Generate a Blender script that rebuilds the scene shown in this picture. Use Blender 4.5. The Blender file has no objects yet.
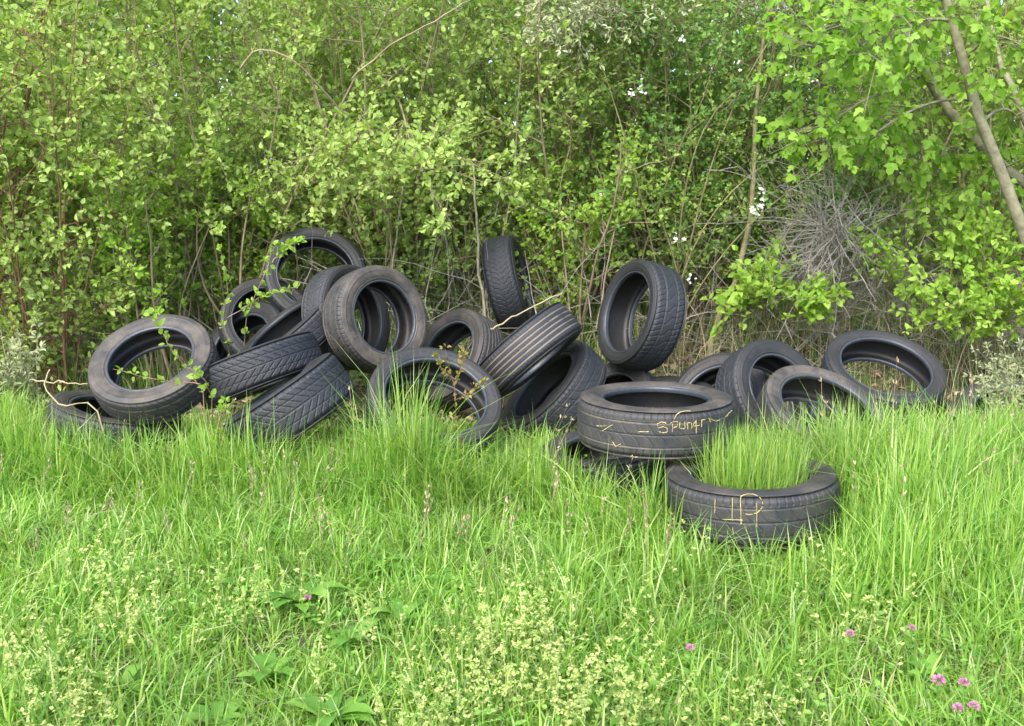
import bpy, math, random
import numpy as np
random.seed(7); rng = np.random.default_rng(11)
S = bpy.context.scene; COL = S.collection
# ------------------------------------------------------------------ camera model
CAM = np.array([0, 0, 1.3]); PIT = math.atan(173/1000); F = 1000.0
FW = np.array([0, math.cos(PIT), -math.sin(PIT)]); UP = np.array([0, math.sin(PIT), math.cos(PIT)]); RT = np.array([1., 0, 0])
def P(px, py, y):
    """point seen at photo position (px,py) at world distance y"""
    d = RT*(px-512)+UP*(363-py)+FW*F
    return CAM+d*(y/d[1])
def nrm(v): return v/np.maximum(np.linalg.norm(v, axis=-1, keepdims=True), 1e-9)
# ------------------------------------------------------------------ ground height
MOUNDS = [(-1.25, 6.4, .26, .38), (0.0, 6.62, .2, .34), (.85, 6.15, .12, .25), (-1.0, 5.7, .12, .4)]
def gz(x, y):
    x = np.asarray(x, float); y = np.asarray(y, float)
    t = np.clip((y-5.7)/1.6, 0, 1); z = .30*t*t*(3-2*t)
    z = z - .10*np.exp(-((x-1.9)**2/1.6+(y-5.3)**2/.18))
    for mx, my, h, s in MOUNDS: z = z+h*np.exp(-((x-mx)**2+(y-my)**2)/(2*s*s))
    z = z+.018*np.sin(x*2.1+.7)*np.sin(y*1.7)+.01*np.sin(x*5.3+y*3.1)
    return z-.02
# ------------------------------------------------------------------ mesh helpers
def mesh_np(name, V, faces, mats, midx=None, smooth=True, attr=None):
    """faces: (n,k) int array or list of such arrays"""
    if isinstance(faces, np.ndarray): faces = [faces]
    faces = [f for f in faces if len(f)]
    me = bpy.data.meshes.new(name)
    V = np.asarray(V, np.float32)
    me.vertices.add(len(V)); me.vertices.foreach_set('co', V.ravel())
    tot = np.concatenate([np.full(len(f), f.shape[1], np.int32) for f in faces])
    loops = np.concatenate([f.ravel() for f in faces]).astype(np.int32)
    st = np.concatenate([[0], np.cumsum(tot)[:-1]]).astype(np.int32)
    me.loops.add(len(loops)); me.loops.foreach_set('vertex_index', loops)
    me.polygons.add(len(tot)); me.polygons.foreach_set('loop_start', st); me.polygons.foreach_set('loop_total', tot)
    for m in mats: me.materials.append(m)
    if midx is not None: me.polygons.foreach_set('material_index', np.asarray(midx, np.int32))
    me.polygons.foreach_set('use_smooth', np.full(len(tot), smooth))
    if attr is not None:
        for k, a in attr.items():
            at = me.attributes.new(k, 'FLOAT', 'POINT'); at.data.foreach_set('value', np.asarray(a, np.float32))
    me.update(calc_edges=True); me.validate()
    return me
def link(name, me, parent=None):
    o = bpy.data.objects.new(name, me); COL.objects.link(o)
    if parent is not None: o.parent = parent
    return o
def tag(o, label=None, cat=None, group=None, kind=None):
    if label: o['label'] = label
    if cat: o['category'] = cat
    if group: o['group'] = group
    if kind: o['kind'] = kind
    return o
def empty(name, loc=(0, 0, 0)):
    o = bpy.data.objects.new(name, None); COL.objects.link(o); o.location = loc; o.empty_display_size = .1
    return o
# tubes -------------------------------------------------------------
class Tubes:
    def __init__(s): s.d = {}
    def add(s, pts, r, sides=4):
        pts = np.asarray(pts, float); r = np.broadcast_to(np.asarray(r, float), (len(pts),))
        s.d.setdefault((len(pts), sides), []).append((pts, r))
    def build(s):
        VV = []; FF = []; off = 0
        for (n, k), L in s.d.items():
            Pp = np.array([a for a, _ in L]); R = np.array([b for _, b in L]); m = len(L)
            T = nrm(np.gradient(Pp, axis=1))
            ref = np.where(np.abs(T[:, :1, 2:3]) > .8, np.array([1., .13, 0]), np.array([.1, .05, 1.]))
            A = nrm(np.cross(T, np.broadcast_to(ref, T.shape))); B = np.cross(T, A)
            th = np.arange(k)*2*math.pi/k
            V = Pp[:, :, None]+R[:, :, None, None]*(np.cos(th)[None, None, :, None]*A[:, :, None]+np.sin(th)[None, None, :, None]*B[:, :, None])
            idx = (np.arange(m)[:, None, None]*n*k+np.arange(n)[None, :, None]*k+np.arange(k)[None, None, :])
            a = idx[:, :-1]; b = np.roll(idx, -1, 2)[:, :-1]; c = np.roll(idx, -1, 2)[:, 1:]; d = idx[:, 1:]
            FF.append(np.stack([a, b, c, d], -1).reshape(-1, 4)+off); VV.append(V.reshape(-1, 3)); off += m*n*k
        return np.concatenate(VV), np.concatenate(FF)
# leaves -------------------------------------------------------------
LEAF_OVAL = (np.array([[0, 0], [.36, .34], [.27, .74], [0, 1.05], [-.27, .74], [-.36, .34]]), [[0, 1, 2, 3], [0, 3, 4, 5]], [0, .10, .06, -.10, .06, .10])
LEAF_LONG = (np.array([[0, 0], [.16, .3], [.14, .7], [0, 1], [-.14, .7], [-.16, .3]]), [[0, 1, 2, 3], [0, 3, 4, 5]], [0, .05, .02, -.16, .02, .05])
LEAF_MAPLE = (np.array([[0, 0], [.34, .12], [.62, .50], [.30, .56], [.30, .86], [0, 1.12], [-.30, .86], [-.30, .56], [-.62, .50], [-.34, .12]]),
              [[0, 1, 2, 3], [0, 3, 4, 5], [0, 5, 6, 7], [0, 7, 8, 9]], [0, .08, .02, .05, -.02, -.12, -.02, .05, .02, .08])
def leaves_mesh(pos, d, n, size, tmpl):
    q, fc, zz = tmpl; K = len(q)
    d = nrm(d); n = nrm(n-d*(n*d).sum(-1, keepdims=True)); s = np.cross(d, n)
    w = rng.uniform(.75, 1.15, len(pos))[:, None, None]; fold = rng.uniform(.2, 2.2, len(pos))[:, None, None]
    V = pos[:, None]+size[:, None, None]*(q[None, :, 0:1]*w*s[:, None]+q[None, :, 1:2]*d[:, None]+np.array(zz)[None, :, None]*fold*n[:, None])
    Fa = (np.arange(len(pos))[:, None, None]*K+np.array(fc)[None]).reshape(-1, 4)
    return V.reshape(-1, 3), Fa
# ------------------------------------------------------------------ materials
def mat(name):
    m = bpy.data.materials.new(name); m.use_nodes = True; nt = m.node_tree; nt.nodes.clear()
    out = nt.nodes.new('ShaderNodeOutputMaterial'); return m, nt, out
def ramp(nt, fac, stops):
    r = nt.nodes.new('ShaderNodeValToRGB'); e = r.color_ramp.elements
    while len(e) < len(stops): e.new(.5)
    for i, (p, c) in enumerate(stops): e[i].position = p; e[i].color = (*c, 1)
    nt.links.new(fac, r.inputs[0]); return r.outputs[0]
def noise(nt, scale, detail=3, vec=None, rough=.6):
    n = nt.nodes.new('ShaderNodeTexNoise'); n.inputs['Scale'].default_value = scale; n.inputs['Detail'].default_value = detail; n.inputs['Roughness'].default_value = rough
    if vec: nt.links.new(vec, n.inputs['Vector'])
    return n
def leaf_mat(name, cols, trans=.45, tcol=None, rough=.55, spec=.25, hv=.0):
    m, nt, out = mat(name); L = nt.links.new
    g = nt.nodes.new('ShaderNodeNewGeometry')
    stops = [(i/(len(cols)-1), c) for i, c in enumerate(cols)]
    KR, KG, KB = (.94, 1.04, 1.1) if name not in ('pale_bedstraw', 'silver_leaf', 'leaf_grey_willow', 'leaf_reddish') else (1, 1, .8)
    stops = [(p, (c_[0]*KR, c_[1]*KG, c_[2]*KB)) for p, c_ in stops]
    c = ramp(nt, g.outputs['Random Per Island'], stops)
    tcn = nt.nodes.new('ShaderNodeTexCoord')
    nz = noise(nt, 2.2, 2, tcn.outputs['Object'])
    hs = nt.nodes.new('ShaderNodeHueSaturation')
    mr = nt.nodes.new('ShaderNodeMapRange'); mr.inputs[1].default_value = .3; mr.inputs[2].default_value = .7; mr.inputs[3].default_value = .85; mr.inputs[4].default_value = 1.2
    L(nz.outputs[0], mr.inputs[0]); L(mr.outputs[0], hs.inputs['Value']); L(c, hs.inputs['Color'])
    b = nt.nodes.new('ShaderNodeBsdfPrincipled'); L(hs.outputs[0], b.inputs['Base Color'])
    b.inputs['Roughness'].default_value = rough; b.inputs['Specular IOR Level'].default_value = spec
    t = nt.nodes.new('ShaderNodeBsdfTranslucent')
    mx = nt.nodes.new('ShaderNodeMix'); mx.data_type = 'RGBA'; mx.blend_type = 'MULTIPLY'; mx.inputs[0].default_value = 1
    L(hs.outputs[0], mx.inputs[6]); mx.inputs[7].default_value = (*(tcol or (1.35, 1.35, .6)), 1); L(mx.outputs[2], t.inputs['Color'])
    ms = nt.nodes.new('ShaderNodeMixShader'); ms.inputs[0].default_value = trans
    L(b.outputs[0], ms.inputs[1]); L(t.outputs[0], ms.inputs[2]); L(ms.outputs[0], out.inputs[0])
    return m
def plain_mat(name, c1, c2, scale=20, rough=.8, spec=.3, bump=0., bscale=60, island=False):
    m, nt, out = mat(name); L = nt.links.new
    tcn = nt.nodes.new('ShaderNodeTexCoord'); nz = noise(nt, scale, 5, tcn.outputs['Object'])
    if island:
        g = nt.nodes.new('ShaderNodeNewGeometry'); src = g.outputs['Random Per Island']; col = ramp(nt, src, [(0, c1), (1, c2)])
    else: col = ramp(nt, nz.outputs[0], [(.3, c1), (.7, c2)])
    b = nt.nodes.new('ShaderNodeBsdfPrincipled'); L(col, b.inputs['Base Color']); b.inputs['Roughness'].default_value = rough; b.inputs['Specular IOR Level'].default_value = spec
    if bump:
        n2 = noise(nt, bscale, 6, tcn.outputs['Object']); bp = nt.nodes.new('ShaderNodeBump'); bp.inputs['Strength'].default_value = bump; bp.inputs['Distance'].default_value = .01
        L(n2.outputs[0], bp.inputs['Height']); L(bp.outputs[0], b.inputs['Normal'])
    L(b.outputs[0], out.inputs[0]); return m
def rubber_mat(name, base, rough, side=False):
    m, nt, out = mat(name); L = nt.links.new
    oi = nt.nodes.new('ShaderNodeObjectInfo'); sp = nt.nodes.new('ShaderNodeSeparateColor'); L(oi.outputs['Color'], sp.inputs[0])
    tcn = nt.nodes.new('ShaderNodeTexCoord')
    mp = nt.nodes.new('ShaderNodeVectorMath'); mp.operation = 'ADD'; L(tcn.outputs['Object'], mp.inputs[0])
    cb = nt.nodes.new('ShaderNodeCombineXYZ'); mu = nt.nodes.new('ShaderNodeMath'); mu.operation = 'MULTIPLY'; mu.inputs[1].default_value = 37; L(oi.outputs['Random'], mu.inputs[0])
    L(mu.outputs[0], cb.inputs[0]); L(cb.outputs[0], mp.inputs[1])
    n1 = noise(nt, 7, 6, mp.outputs[0], .7); n2 = noise(nt, 45, 5, mp.outputs[0], .7)
    # dust amount = object dust * patchy noise + groove dirt
    mr = nt.nodes.new('ShaderNodeMapRange'); L(n1.outputs[0], mr.inputs[0]); mr.inputs[1].default_value = .38; mr.inputs[2].default_value = .64; mr.inputs[3].default_value = .2; mr.inputs[4].default_value = 1.1
    m1 = nt.nodes.new('ShaderNodeMath'); m1.operation = 'MULTIPLY'; L(mr.outputs[0], m1.inputs[0]); L(sp.outputs[0], m1.inputs[1])
    at = nt.nodes.new('ShaderNodeAttribute'); at.attribute_name = 'dirt'
    m2 = nt.nodes.new('ShaderNodeMath'); m2.operation = 'MULTIPLY'; L(at.outputs['Fac'], m2.inputs[0]); L(sp.outputs[1], m2.inputs[1])
    m2b = nt.nodes.new('ShaderNodeMath'); m2b.operation = 'MULTIPLY'; L(m2.outputs[0], m2b.inputs[0]); L(mr.outputs[0], m2b.inputs[1])
    m3 = nt.nodes.new('ShaderNodeMath'); m3.operation = 'ADD'; m3.use_clamp = True; L(m1.outputs[0], m3.inputs[0]); L(m2b.outputs[0], m3.inputs[1])
    c0 = ramp(nt, n2.outputs[0], [(.3, tuple(x*.75 for x in base)), (.7, tuple(x*1.3 for x in base))])
    mx = nt.nodes.new('ShaderNodeMix'); mx.data_type = 'RGBA'; L(m3.outputs[0], mx.inputs[0]); L(c0, mx.inputs[6]); mx.inputs[7].default_value = (.22, .18, .135, 1)
    b = nt.nodes.new('ShaderNodeBsdfPrincipled'); L(mx.outputs[2], b.inputs['Base Color'])
    r2 = nt.nodes.new('ShaderNodeMapRange'); L(n1.outputs[0], r2.inputs[0]); r2.inputs[3].default_value = rough-.1; r2.inputs[4].default_value = rough+.14; L(r2.outputs[0], b.inputs['Roughness'])
    b.inputs['Specular IOR Level'].default_value = .5
    bp = nt.nodes.new('ShaderNodeBump'); bp.inputs['Strength'].default_value = .35; bp.inputs['Distance'].default_value = .002
    n3 = noise(nt, 120, 6, mp.outputs[0]); L(n3.outputs[0], bp.inputs['Height']); L(bp.outputs[0], b.inputs['Normal'])
    L(b.outputs[0], out.inputs[0]); return m
M = dict(
    tread=rubber_mat('tread_rubber', (.018, .0215, .0265), .60),
    side=rubber_mat('sidewall_rubber', (.016, .0175, .0195), .58),
    bead=rubber_mat('bead_rubber', (.04, .048, .06), .36),
    liner=rubber_mat('liner_rubber', (.017, .017, .018), .5),
    chalk=plain_mat('yellow_crayon', (.30, .25, .10), (.52, .44, .19), 60, .9),
    soil=plain_mat('soil', (.035, .026, .016), (.09, .07, .04), 6, .95, .2, .6, 25),
    bark=plain_mat('bark_grey_brown', (.15, .14, .085), (.32, .30, .20), 18, .85, .2, .5, 70),
    barkgreen=plain_mat('bark_olive', (.13, .12, .05), (.28, .26, .14), 14, .8, .2, .5, 70),
    twig=plain_mat('twig_brown', (.17, .13, .08), (.34, .28, .18), 8, .8, .2),
    twigred=plain_mat('twig_reddish', (.14, .06, .045), (.28, .17, .10), 9, .7, .3),
    deadtwig=plain_mat('dead_twig_grey', (.22, .20, .17), (.46, .42, .37), 9, .85, .2),
    straw=plain_mat('dry_straw', (.17, .13, .07), (.50, .42, .27), 9, .8, .2, island=True),
    litter=plain_mat('dead_leaf', (.10, .065, .035), (.34, .26, .16), 9, .85, .2, island=True),
    petal=plain_mat('white_petal', (.50, .52, .46), (.70, .70, .66), 60, .6),
    pink=plain_mat('clover_pink', (.45, .16, .30), (.62, .30, .45), 90, .7),
    bedstraw=leaf_mat('pale_bedstraw', [(.26, .38, .10), (.42, .50, .19), (.56, .61, .30)], .3, (1.05, 1.1, .9)),
    grass=leaf_mat('grass_blade', [(.11, .24, .03), (.20, .35, .045), (.31, .46, .065), (.42, .52, .11), (.58, .62, .30)], .48, (1.2, 1.25, .6), .4, .4),
    tallgrass=leaf_mat('tall_grass_blade', [(.13, .27, .04), (.25, .40, .055), (.37, .49, .09), (.52, .58, .22)], .48, (1.2, 1.25, .6), .4, .4),
    herb=leaf_mat('herb_leaf', [(.11, .24, .035), (.18, .34, .05), (.27, .42, .08)], .35, (1.3, 1.25, .5)),
    silver=leaf_mat('silver_leaf', [(.24, .28, .17), (.38, .41, .27)], .2, (1, 1, .9), .7, .2),
    dogwood=leaf_mat('leaf_yellow_green', [(.24, .33, .07), (.35, .44, .10), (.48, .55, .17)], .42),
    lime=leaf_mat('leaf_lime', [(.20, .32, .04), (.29, .42, .055), (.40, .51, .10)], .48),
    mid=leaf_mat('leaf_mid_green', [(.17, .26, .05), (.26, .35, .07), (.37, .44, .11)], .42),
    haw=leaf_mat('leaf_hawthorn', [(.11, .23, .045), (.17, .31, .06), (.26, .38, .09)], .38),
    maple=leaf_mat('leaf_maple', [(.17, .30, .03), (.25, .40, .045), (.36, .50, .08)], .5),
    far=leaf_mat('leaf_far', [(.28, .38, .11), (.38, .48, .15), (.50, .57, .22)], .42),
    greywil=leaf_mat('leaf_grey_willow', [(.30, .36, .22), (.42, .47, .33), (.56, .60, .48)], .3, (1.1, 1.1, .8)),
    redleaf=leaf_mat('leaf_reddish', [(.22, .13, .06), (.30, .25, .09), (.26, .34, .10)], .35),
)
# ------------------------------------------------------------------ tyres
R0, W0 = .31, .20
def tread_mesh(kind, N=864, MM=56):
    u = np.arange(N)/N; v = np.linspace(-1, 1, MM); U, Vv = np.meshgrid(u, v, indexing='ij')
    r = R0-.004*Vv**2-.016*np.clip((np.abs(Vv)-.78)/.22, 0, 1)**2; z = Vv*.43*W0
    g = np.zeros_like(U); dirt = np.zeros_like(U)
    def line(c, w=.035):
        nonlocal g, dirt
        a = np.clip(1-np.abs(Vv-c)/w/1.4, 0, 1); a = np.minimum(a*2.2, 1); g = np.maximum(g, a); dirt = np.maximum(dirt, a)
    def slot(phase, width, mask):
        nonlocal g
        a = (np.abs(((phase) % 1)-.5) > .5-width/2).astype(float)*mask; g = np.maximum(g, a)
    aV = np.abs(Vv)
    if kind == 'rib':
        for c in (-.62, -.3, 0, .3, .62): line(c, .026)
        slot(U*80+Vv*.4, .15, (aV > .74)*.6); slot(U*90+Vv*2.5, .12, ((aV > .08) & (aV < .22))*.3)
    elif kind == 'arrow':
        line(0, .02)
        slot(U*46+np.minimum(aV, .82)*2.6, .17, (aV > .06)*.85)
        slot(U*138+aV*2.2, .2, (aV > .12)*.22)
        line(-.5, .012); line(.5, .012); dirt *= .3
    elif kind == 'slots':
        line(-.56, .022); line(.56, .022); line(.02, .012); dirt *= (aV > .3)
        slot(U*74, .15, (aV > .64)*.85)
        slot(U*37+Vv*1.6+.12*np.sin(Vv*9), .09, ((aV < .5))*.5)
        slot(U*148+Vv*2.2, .16, (aV < .4)*.15)
    elif kind == 'blocks':
        for c in (-.40, .40): line(c, .025)
        slot(U*58+Vv*1.5, .18, (aV > .40)*.7); slot(U*29+np.sin(Vv*6)*.35, .10, (aV < .40)*.6); dirt *= .3
        slot(U*174+Vv*1.5, .2, (aV > .40)*.15)
    else:   # winter
        for c in (-.6, .6): line(c, .02)
        slot(U*56+aV*1.7+.1*np.sin(Vv*15), .17, (aV > .08)*.7); slot(U*168+.2*np.sin(Vv*30), .2, .18); dirt *= .2
    g *= np.clip((1.02-aV)/.06, 0, 1) if kind in ('rib',) else 1
    r = r-g*.0055
    th = U*2*math.pi; X = np.stack([r*np.cos(th), r*np.sin(th), z], -1).reshape(-1, 3)
    idx = np.arange(N*MM).reshape(N, MM); nx = np.roll(idx, -1, 0)
    Fa = np.stack([idx[:, :-1], nx[:, :-1], nx[:, 1:], idx[:, 1:]], -1).reshape(-1, 4)
    return mesh_np('tread_'+kind, X, Fa, [M['tread']], attr={'dirt': dirt.ravel()})
def lathe(name, prof, m, N=160, relief=False):
    prof = np.array(prof); th = np.arange(N)*2*math.pi/N; K = len(prof)
    X = np.stack([prof[None, :, 1]*np.cos(th)[:, None], prof[None, :, 1]*np.sin(th)[:, None], np.broadcast_to(prof[None, :, 0], (N, K))], -1).reshape(-1, 3)
    if relief:
        X = X.reshape(N, K, 3); sg = math.copysign(1, prof[5, 0])
        for lo, hi, a0, a1 in ((9, 12, .05, .32), (9, 12, .40, .52), (9, 12, .60, .86), (10, 12, .90, .97)):
            k = (rng.random(N) < .62)*(np.arange(N)/N > a0)*(np.arange(N)/N < a1); X[:, lo:hi, 2] += (k*.0016)[:, None]*sg*rng.integers(0, 2, (N, hi-lo)).clip(0, 1)
        X = X.reshape(-1, 3)
    idx = np.arange(N*K).reshape(N, K); nx = np.roll(idx, -1, 0)
    Fa = np.stack([idx[:, :-1], nx[:, :-1], nx[:, 1:], idx[:, 1:]], -1).reshape(-1, 4)
    return mesh_np(name, X, Fa, [m], attr={'dirt': np.zeros(N*K)})
def side_profiles(rr):
    """rr = rim radius; returns sidewall (+z), bead (+z), liner profile"""
    H = R0-rr; W = W0
    q = lambda t: rr+t*H      # t 0 bead .. 1 crown
    sw = [(.43*W, R0-.0202), (.452*W, q(.91)), (.466*W, q(.87)), (.477*W, q(.81)), (.488*W, q(.74)), (.495*W, q(.685)), (.4985*W, q(.675)), (.4995*W, q(.655)), (.4965*W, q(.645)),
          (.497*W, q(.55)), (.4935*W, q(.45)), (.487*W, q(.37)), (.477*W, q(.30)), (.464*W, q(.235)), (.462*W, q(.22)), (.4655*W, q(.21)), (.4655*W, q(.18)), (.452*W, q(.165)), (.437*W, q(.13))]
    bd = [(.435*W, q(.13)), (.447*W, q(.115)), (.449*W, q(.085)), (.442*W, q(.04)), (.425*W, q(.005)), (.40*W, rr), (.345*W, rr+.001), (.325*W, q(.03)), (.325*W, q(.09))]
    li = [(.325*W, q(.09)), (.355*W, q(.25)), (.41*W, q(.45)), (.43*W, q(.6)), (.40*W, q(.76)), (.32*W, q(.84)), (.15*W, q(.865)), (0, q(.87))]
    li = li+[(-a, b) for a, b in li[-2::-1]]
    return sw, bd, li
TREADS = {k: tread_mesh(k) for k in ('rib', 'arrow', 'slots', 'blocks', 'winter')}
SIDES = {}
for nm, rr in (('tall', .205), ('low', .226)):
    sw, bd, li = side_profiles(rr)
    SIDES[nm] = (lathe('sidewall_'+nm, sw, M['side'], 300, True), lathe('sidewall_back_'+nm, [(-a, b) for a, b in sw], M['side'], 300, True),
                 lathe('bead_'+nm, bd, M['bead']), lathe('bead_back_'+nm, [(-a, b) for a, b in bd], M['bead']), lathe('liner_'+nm, li, M['liner']))
TY = [  # cx,cy,a,ratio,minor dir,R,W,mode, tread, side, dust, groove dirt, label
 (150,358,63,.66,(-.42,-.9),.300,.165,'f','blocks','tall',.42,.5,'large brown-dusted tyre at the heap left end, a leafy twig across its opening'),
 (117,408,63,.26,(.15,-1),.309,.20,'f','winter','tall',.25,.3,'tyre lying flat and half sunk in grass, undermost at the far left of the heap'),
 (268,320,47,.92,(.3,-.9),.289,.17,'f','slots','low',.12,.3,'dark face-on tyre among leafy twigs, with another tyre lying across its opening'),
 (283,326,57,.20,(-.63,-.777),.318,.165,'f','slots','low',.06,.3,'tyre seen nearly edge on, lying slanted across the opening of the dark tyre behind it'),
 (357,316,53,.62,(.95,-.2),.299,.17,'f','winter','low',.05,.2,'bluish tyre mostly hidden directly behind the big brown-treaded upright tyre'),
 (385,317,54,.80,(.92,-.3),.293,.20,'f','slots','tall',.5,.6,'big upright tyre with worn brownish tread, standing on top of the heap left of centre'),
 (316,273,51,.92,(.1,-1),.313,.18,'f','slots','low',.02,.2,'highest black tyre standing like an arch against the hedge with green showing through it'),
 (259,370,64,-.06,(-.36,-.93),.320,.19,'c','arrow','tall',.02,.2,'arrow-treaded tyre lying just above the one that slants into the grass'),
 (290,407,66,.07,(-.57,-.82),.307,.225,'c','arrow','tall',.02,.2,'wide tyre with arrow shaped tread slanting down into the grass at the front left'),
 (436,396,69,.72,(.25,-.97),.324,.20,'f','slots','low',.10,.3,'tyre with a pale shiny inner rim, tall grass blades growing before its opening'),
 (447,354,52,.60,(-.85,-.5),.300,.20,'f','rib','tall',.22,1.2,'small looking tyre with tan groove lines, standing behind the tyre with the shiny rim'),
 (509,284,48,.15,(.97,-.23),.309,.21,'c','winter','tall',.02,.1,'tyre standing upright against the hedge at the back with its tread facing forward'),
 (529,351,57,-.10,(-.64,-.77),.300,.20,'c','rib','tall',.05,2.2,'tyre with straight tan lines round its tread, slanting over the tyre beneath it'),
 (543,385,60,.33,(-.74,-.67),.328,.195,'f','slots','tall',.10,.5,'tyre leaning beneath the straight lined tyre, its dark opening turned up to the left'),
 (627,312,55,.50,(-.97,-.26),.320,.225,'f','blocks','low',.01,.1,'wide black tyre standing upright alone in the middle with its opening facing left'),
 (607,403,51,.66,(-.75,-.66),.300,.18,'f','slots','tall',.10,.3,'tyre showing only its grey top arch behind the scribbled flat tyre'),
 (668,400,56,.45,(0,-1),.313,.14,'f','winter','tall',.06,.1,'tyre with only a dark sliver showing below the wide black upright tyre'),
 (717,398,54,.80,(-.6,-.8),.300,.20,'f','winter','tall',.06,.2,'tyre standing behind the flat upper tyre, showing a black opening beside its right rim'),
 (655.5,398,78,.20,(.02,-1),.320,.20,'f','slots','tall',.38,1.5,'tyre lying flat on others with a yellow scribble on its tread'),
 (750,474,86,.27,(0,-1),.324,.21,'f','slots','tall',.3,.5,'nearest tyre lying flat, filled with growing grass, yellow ring mark on its tread'),
 (606,446,68,.30,(-.1,-1),.298,.19,'f','winter','tall',.15,.3,'tyre buried in grass underneath the left half of the scribbled flat tyre'),
 (782,391,58,.68,(.85,-.5),.297,.20,'f','arrow','tall',.06,.2,'black tyre with sculpted tread standing left of and behind the brown faced leaning tyre'),
 (828,408,66,.55,(.47,-.88),.303,.19,'f','winter','low',.5,.3,'leaning tyre with a dusty brown face and black opening, at right behind the tall grass'),
 (886,366,60,.57,(.34,-.94),.313,.18,'f','slots','low',.05,.2,'topmost tyre of the right end, tilted face up with a glossy inside'),
 (908,412,60,.36,(.1,-1),.309,.155,'f','slots','low',.25,.3,'tyre lying under the glossy tilted tyre at the right end, brown edge showing'),
 (1016,413,58,.60,(.2,-1),.302,.17,'f','slots','tall',.10,.3,'dark tyre at the far right edge, mostly behind the silvery plant'),
 (240,345,52,.60,(-.8,-.6),.315,.17,'f','slots','tall',.02,.1,'black tyre showing as a dark arc between the large dusty tyre and the twig-covered one'),
]
TYG = []   # (centre, normal, R, W)
TREES_OBJ = []
def basis_from(n):
    r = np.cross([.31, .17, .93] if abs(n[2]) < .9 else [1, .2, 0], n); r /= np.linalg.norm(r); return r, np.cross(n, r)
def strokes_on_tyre(c, n, R, W, strokes, width=.0019):
    """strokes given as seen in the photo; projected once onto the tread cylinder"""
    T = Tubes()
    for st in strokes:
        pts = []
        for i in range(len(st)-1):
            for t in np.linspace(0, 1, 5)[:(5 if i == len(st)-2 else 4)]:
                px = st[i][0]*(1-t)+st[i+1][0]*t; py = st[i][1]*(1-t)+st[i+1][1]*t
                d = nrm(RT*(px-512)+UP*(363-py)+FW*F); o = CAM-c
                dp = d-n*(d@n); op = o-n*(o@n); Rr = (R-.0005)
                A = dp@dp; B = 2*dp@op; Cc = op@op-Rr*Rr; D = B*B-4*A*Cc
                if D < 0: continue
                p = CAM+d*((-B-math.sqrt(D))/(2*A))
                if rng.random() < .05 and len(pts) > 1: T.add(np.array(pts)+rng.normal(0, .0006, (len(pts), 3)), width*rng.uniform(.5, 1.3, len(pts)), 4); pts = []; continue
                pts.append(p)
        if len(pts) > 1: T.add(np.array(pts)+rng.normal(0, .0006, (len(pts), 3)), width*rng.uniform(.7, 1.2, len(pts)), 4)
    return T.build()
for (cx, cy, a, q, m, R, W, mode, tk, sk, dust, gd, lab) in TY:
    d = RT*(cx-512)+UP*(363-cy)+FW*F; p = CAM+d/F*(R/a*F); dn = nrm(d)
    r2 = nrm(np.cross(dn, UP)); u2 = np.cross(r2, dn); m = nrm(np.array(m, float))
    n = (r2*m[0]-u2*m[1])*math.sqrt(1-q*q)-dn*q
    c = p-n*W*.42 if mode == 'f' else p
    TYG.append((c, n, R, W))
    x, y = basis_from(n); ang = rng.uniform(0, 6.28); x2 = x*math.cos(ang)+y*math.sin(ang); y2 = np.cross(n, x2)
    import mathutils
    root = empty('tyre'); Rm = mathutils.Matrix((x2, y2, n)).transposed().to_4x4()
    root.matrix_world = mathutils.Matrix.Translation(c) @ Rm @ mathutils.Matrix.Diagonal((R/R0, R/R0, W/W0, 1))
    tag(root, lab, 'tyre', 'discarded tyres dumped in a heap')
    colr = (dust, gd, 0, 1)
    for nm, me in (('tread', TREADS[tk]), ('sidewall', SIDES[sk][0]), ('sidewall', SIDES[sk][1]), ('bead', SIDES[sk][2]), ('bead', SIDES[sk][3]), ('inner_liner', SIDES[sk][4])):
        o = link(nm, me, root); k = {'tread': .4, 'sidewall': .85, 'bead': .15, 'inner_liner': .18}[nm]; o.color = (dust*k+.015, gd, 0, 1)
    TREES_OBJ.append(root)
    st = None
    if 'scribble' in lab:
        z6 = lambda X, Y: (560+X/5.12, 380+Y/5.12)
        S6 = [[(400, 265), (455, 265)], [(190, 235), (268, 232)], [(215, 262), (250, 240), (270, 228)],
              [(545, 222), (520, 215), (495, 228), (505, 245), (530, 240), (552, 250), (548, 268), (520, 270), (500, 262)],
              [(575, 268), (578, 215), (560, 225)], [(578, 215), (602, 214), (600, 238), (580, 245)],
              [(615, 216), (612, 245), (628, 252), (640, 246), (640, 215)], [(655, 252), (652, 220), (672, 218), (676, 248)], [(697, 272), (698, 205), (680, 238), (715, 232)],
              [(725, 240), (726, 205), (745, 204)], [(760, 195), (800, 212), (835, 196)], [(770, 215), (765, 195)], [(845, 190), (882, 155)], [(850, 178), (868, 195)],
              [(585, 200), (598, 175), (625, 160), (668, 158)], [(270, 318), (285, 342), (312, 325)]]
        st = [[z6(*p) for p in s] for s in S6]
    elif 'ring mark' in lab:
        z7 = lambda X, Y: (640+X/4.655, 420+Y/4.655)
        arc = [z7(510+62*math.cos(t), 392-48*math.sin(t)) for t in np.linspace(2.3, -1.9, 14)]
        st = [arc]+[[z7(*p) for p in s] for s in ([(430, 362), (430, 468)], [(470, 352), (470, 486)], [(350, 370), (348, 432)], [(385, 462), (478, 466)], [(543, 385), (545, 500)], [(432, 500), (434, 530)]  )]
    if st:
        V, Fa = strokes_on_tyre(c, n, R, W, st)
        inv = np.array(root.matrix_world.inverted()); V = V@inv[:3, :3].T+inv[:3, 3]
        link('crayon_mark', mesh_np('crayon_mark', V, Fa, [M['chalk']]), root)
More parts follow.
